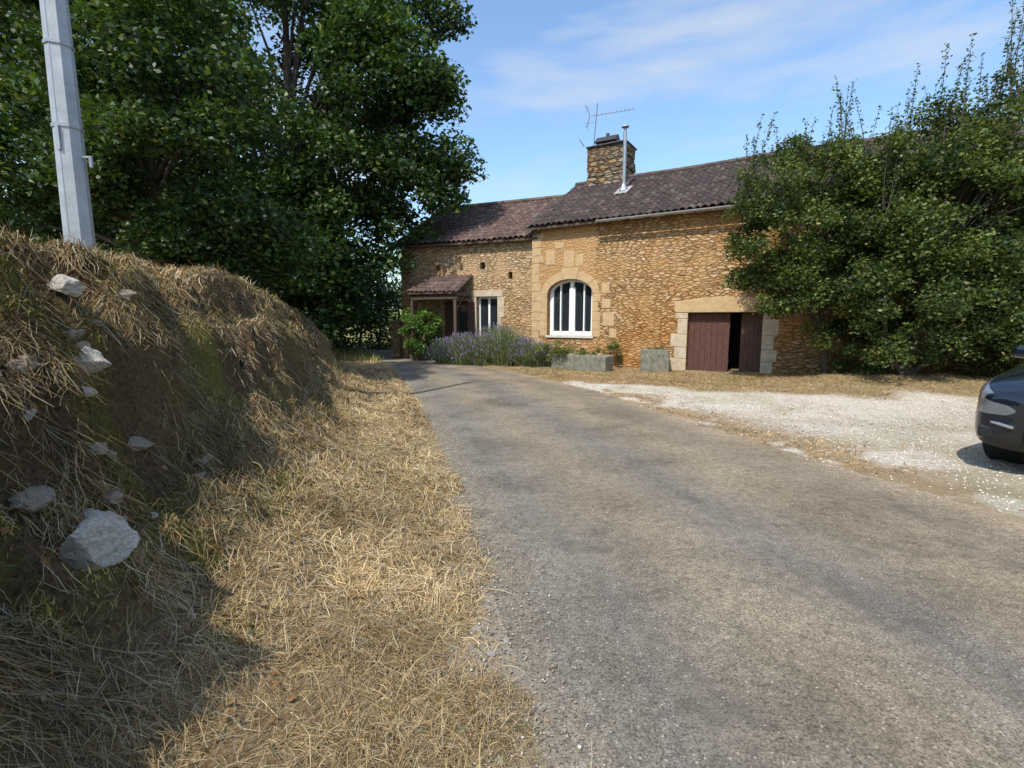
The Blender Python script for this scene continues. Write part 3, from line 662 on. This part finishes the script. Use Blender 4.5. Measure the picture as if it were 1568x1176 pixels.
def shoots(name,lst,size,cols,parent,seed):
    r=np.random.default_rng(seed); P=[];col=[];B=Buf(); cols=np.array(cols)
    for (x,y,z0,x1,y1,z1) in lst:
        n=int((z1-z0)*r.uniform(38,60)); B.path([(x,y,z0),((x+x1)/2+r.normal(0,.04),(y+y1)/2,(z0+z1)/2),(x1,y1,z1)],[.014,.009,.003],5)
        for i in range(n):
            t=r.random()**.9; sp=.085*(1-.5*t)
            P.append((x+(x1-x)*t+r.normal(0,sp*.7),y+(y1-y)*t+r.normal(0,sp*.7),z0+(z1-z0)*t)); q=r.random(); col.append((cols[0]*(1-q)+cols[1]*q))
    leafmesh(name+'_leaves',np.array(P),size,np.array(col),parent); B.obj(name+'_stems',barkm,parent)
fc=[(.026,.050,.014),(.098,.138,.030),(.19,.20,.05)]
T=empty('plum_tree')
C=ellclumps([(7.15,12.5,4.0,1.75,1.2,2.2,120),(7.1,12.5,2.5,1.5,1.0,.9,36),(8.4,12.3,4.6,1.0,1.0,1.3,36),(8.6,12.3,1.8,1.0,.9,1.6,46)],21)
foliage('crown',C,56000,.40,.085,fc,T,22)
limbs('trunk',(8.1,12.75,.1),(7.15,12.5,5),.08,C,T,40,23)
r=np.random.default_rng(31); L_=[]
for (u,z) in [(5.65,6.3),(5.85,6.2),(6.3,6.1),(6.6,6.1),(7.0,6.3),(7.6,6.8),(7.85,7.5),(8.0,7.1),(7.3,6.4),(5.45,5.9),(8.5,6.5),(8.9,6.6)]:
    for q in range(3): L_.append((u+r.normal(0,.25),12.35+r.normal(0,.3),z-2.0,u+r.normal(0,.12),12.35+r.normal(0,.3),z-q*.45))
shoots('shoots',L_,.065,fc,T,32)
T=empty('apple_tree')
C=ellclumps([(9.9,11.1,3.9,2.0,1.4,2.4,160),(8.9,11.1,2.2,1.5,1.1,1.7,75),(10.6,10.8,1.8,1.6,1.1,1.5,75),(10.9,10.9,5.2,1.4,1.2,1.7,55),(12.4,10.8,3.6,1.4,1.3,2.9,85),(8.9,11.2,5.2,.8,.8,.9,22),(11.9,10.6,1.4,1.5,1.0,1.2,50)],24)
foliage('crown',C,104000,.43,.085,fc,T,25)
limbs('trunk',(9.1,11.5,.3),(9.9,11.1,5.5),.11,C,T,70,26)
B=Buf(); B.path([(9.1,11.5,.3),(8.6,11.4,1.0),(8.2,11.2,2.4)],[.06,.05,.03],7); B.path([(9.15,11.45,.3),(9.8,11.2,1.0),(10.5,11,2.2)],[.07,.05,.03],7); B.obj('side_stems',barkm,T,smooth=True)
L_=[]
for (u,z) in [(8.9,7.1),(9.1,7.4),(9.4,7.4),(8.6,6.6),(9.7,7.0),(10.0,7.2),(10.3,8.4),(10.5,8.0),(10.75,8.7),(11.0,8.3),(11.3,8.7),(11.6,8.0),(9.85,6.8),(8.2,6.2),(7.9,6.0)]:
    for q in range(4): L_.append((u+r.normal(0,.3),11+r.normal(0,.35),z-2.6,u+r.normal(0,.10),11+r.normal(0,.3),z-q*.5))
shoots('shoots',L_,.065,fc,T,33)
T=empty('laurel_bush'); C=ellclumps([(-3.55,19.6,1.2,.75,.6,.95,45)],41); foliage('leaves',C,9000,.3,.09,[(.05,.11,.02),(.14,.24,.04)],T,42)
B=Buf(); [B.tube((-3.55+.1*i,19.6,0),(-3.7+.18*i,19.6,1.2),.03,.015,5) for i in range(-1,3)]; B.obj('stems',barkm,T)
# lavender
T=empty('lavender_hedge')
r=np.random.default_rng(50); cen=[(-2.4,18.2,.60),(-1.7,17.9,.78),(-1.0,17.6,.72),(-.25,17.3,.88),(.45,17.0,.72),(1.0,16.9,.62),(-1.9,18.7,.8),(-.6,18.3,.85),(.2,17.8,.8)]
S0=[];S1=[];cl=[];fl=[];flc=[]
for ci_,(cx,cy,hh) in enumerate(cen):
    hh*=r.uniform(.85,1.15)
    for i in range(1200):
        th=r.uniform(0,6.28); ph=abs(r.normal(0,.62)); ln=hh*r.uniform(.5,1.25)*1.2
        dv=np.array([math.cos(th)*math.sin(ph),math.sin(th)*math.sin(ph),math.cos(ph)]); o=np.array([cx+r.normal(0,.15),cy+r.normal(0,.14),.02])
        S0.append(o);S1.append(o+dv*ln); cl.append(np.array([(.10,.15,.05),(.16,.20,.09),(.22,.23,.13)])[r.integers(3)])
        if r.random()<(.55 if ci_ not in (3,5) else .2): fl.append(o+dv*ln*r.uniform(.92,1.05)); flc.append(np.array([.22,.17,.31])*r.uniform(.5,1.2))
S0=np.array(S0);S1=np.array(S1); n=len(S0); s=r.normal(0,1,(n,3)); s[:,2]=0; s/=np.linalg.norm(s,axis=1)[:,None]; s*=.008
V=np.stack([S0-s,S0+s,S1+s*.6,S1-s*.6],1).reshape(-1,3); mesh_np('stalks',V,np.arange(n*4).reshape(-1,4),leafm,col=np.repeat(np.array(cl),4,axis=0),parent=T)
fl=np.array(fl); n=len(fl); up=np.array([0,0,.05]); s=r.normal(0,1,(n,3)); s[:,2]=0; s/=np.linalg.norm(s,axis=1)[:,None]; s*=.016
V=np.stack([fl-up,fl-s,fl+up,fl+s],1).reshape(-1,3); mesh_np('flowers',V,np.arange(n*4).reshape(-1,4),strawm,col=np.repeat(np.array(flc),4,axis=0),parent=T)
T=empty('border_plants'); C=ellclumps([(2.1,16.1,.58,.85,.25,.12,20),(3.3,16.5,.45,.5,.3,.45,14),(4.5,15.6,.72,.3,.2,.08,6),(1.6,16.6,.6,.5,.3,.35,10),(.9,16.5,.5,.6,.3,.4,14)],51); foliage('leaves',C,6000,.16,.05,[(.06,.09,.02),(.18,.2,.05)],T,52)
# ---------------------------------------------------------------- utility pole
T=empty('utility_pole',(-4.95,5.85,float(hgt(-4.95,5.85))))
B=Buf(); B.tube((0,0,-.4),(0,0,8.5),.145,.075,8); galv=simple('galvanised_steel',(.40,.425,.45),.5,.3,.12,4,.1,col2=(.26,.28,.30)); B.obj('shaft',galv,T)
B=Buf()
for z in (1.5,2.35,3.3,4.6): B.tube((0,0,z),(0,0,z+.035),.155-.0082*z,.155-.0082*z,8)
B.box(.10,.22,-.015,.015,1.2,1.22); B.tube((.22,0,1.1),(.22,0,1.22),.02,.02,8); B.box(-.02,.02,-.15,-.12,1.25,1.5)
B.tube((.0,-.135,0),(-.0,-.108,3.2),.010,.010,6)
B.obj('bands',simple('steel_band',(.36,.37,.38),.4,.6,.1,4),T)
# ---------------------------------------------------------------- car
def carbuild():
    T=empty('parked_car')
    paint,nt,b=newmat('dark_navy_paint'); b.inputs['Base Color'].default_value=(.006,.010,.020,1); b.inputs['Roughness'].default_value=.25; b.inputs['Metallic'].default_value=.2; b.inputs['Coat Weight'].default_value=.8; b.inputs['Coat Roughness'].default_value=.03
    blk=simple('black_plastic',(.015,.015,.016),.55,0,.1,8); lamp,nt,b=newmat('headlamp_lens'); b.inputs['Base Color'].default_value=(.22,.24,.26,1); b.inputs['Roughness'].default_value=.08; b.inputs['Metallic'].default_value=.5; b.inputs['Coat Weight'].default_value=1
    red=simple('tail_lamp',(.3,.01,.01),.2,0,.1,8)
    S=[(0,.66,.32,.68,.72,.34),(.04,.78,.24,.72,.765,.48),(.16,.87,.20,.78,.83,.60),(.38,.895,.18,.83,.90,.66),(.75,.90,.18,.88,.97,.68),(1.15,.90,.18,.93,1.04,.68),(1.35,.90,.18,.95,1.09,.66),(2.0,.90,.18,.98,1.46,.55),(2.8,.90,.18,.99,1.52,.55),(3.55,.90,.18,1.01,1.44,.53),(4.0,.87,.22,1.02,1.16,.58),(4.2,.80,.3,.95,1.0,.55),(4.25,.7,.36,.85,.9,.5)]
    V=[];F=[];mi=[]
    for (x,w,bz,be,t,wt) in S:
        half=[(0,bz),(w*.8,bz),(w*.97,bz+.06),(w,bz+(be-bz)*.33),(w*1.0,bz+(be-bz)*.62),(w*.985,be-.03),(w*.93,be+.015),(wt+.03,t-.035),(wt*.8,t-.004),(0,t+.015)]
        ring=[(y,z) for y,z in half]+[(-y,z) for y,z in half[-2:0:-1]]
        V+=[(x,y,z) for y,z in ring]
    n=18
    for i in range(len(S)-1):
        for j in range(n):
            k=(j+1)%n; F.append((i*n+j,i*n+k,(i+1)*n+k,(i+1)*n+j))
            jj=j if j<9 else 17-j; mt=0
            if jj==6 and 5<=i<=9: mt=1
            if i==6 and jj in(7,8): mt=1
            if i==9 and jj in(7,8): mt=1
            if jj==4 and i in(0,1,2): mt=2
            if jj==5 and i in (1,2,3): mt=2
            if jj in(0,): mt=3
            if jj in(1,) and i<12: mt=3
            mi.append(mt)
    F.append(tuple(range(n))[::1]); mi.append(3); F.append(tuple((len(S)-1)*n+i for i in range(n))[::-1]); mi.append(0)
    me=D.meshes.new('body'); me.from_pydata(V,[],F)
    for q in(paint,mg,lamp,blk): me.materials.append(q)
    for p,q in zip(me.polygons,mi): p.material_index=q; p.use_smooth=True
    bm=bmesh.new(); bm.from_mesh(me); bmesh.ops.recalc_face_normals(bm,faces=bm.faces); bm.to_mesh(me); bm.free()
    o=link(D.objects.new('body',me),T); md=o.modifiers.new('s','SUBSURF'); md.levels=md.render_levels=3
    tyre=simple('tyre',(.02,.02,.02),.85,0,.1,8); rim=simple('alloy',(.5,.5,.52),.3,.8,.05,8)
    for x in(.85,3.4):
        for s in(-1,1):
            B=Buf(); B.tube((x,s*.68,.32),(x,s*.895,.32),.32,.32,32); B.obj('tyre',tyre,T,bevel=.03)
            B=Buf(); B.tube((x,s*.88,.32),(x,s*.902,.32),.2,.19,24)
            for a_ in range(5):
                t=a_*1.2566; B.tube((x,s*.905,.32),(x+.2*math.cos(t),s*.90,.32+.2*math.sin(t)),.03,.02,6)
            B.obj('rim',rim,T)
            B=Buf(); B.tube((x,s*.60,.34),(x,s*.890,.34),.36,.36,32); B.obj('wheel_arch',blk,T)
    B=Buf(); B.box(-.03,.1,-.42,.42,.34,.46); B.box(-.03,.1,-.36,.36,.56,.60); B.box(-.02,.1,-.36,.36,.62,.645); B.obj('grille',blk,T,bevel=.02)
    B=Buf(); B.box(-.045,-.03,-.26,.26,.47,.57); B.obj('number_plate',white,T)
    chrome=simple('chrome_trim',(.6,.6,.62),.2,.9,.05,5)
    for s in(-1,1):
        B=Buf(); B.box(.02,.2,s*.66-.12,s*.66+.12,.32,.43); B.obj('fog_lamp',blk,T,bevel=.02)
        B=Buf(); B.path([(-.01,s*.50,.44),(.03,s*.68,.47),(.12,s*.84,.52)],[.014,.014,.008],6); B.obj('bumper_trim',chrome,T)
        B=Buf(); B.box(1.55,1.75,s*.97-.08,s*.97+.08,.98,1.11); B.obj('mirror',paint,T,bevel=.04)
        B=Buf(); B.box(4.1,4.27,s*.66-.1,s*.66+.1,.8,.95); B.obj('tail_lamp',red,T,bevel=.02)
    return T
car=carbuild(); car.location=(5.28,4.42,.02); car.scale=(1.04,1.04,1.14); car.rotation_euler=(0,0,math.radians(28))
print('verts',sum(len(m.vertices) for m in D.meshes))
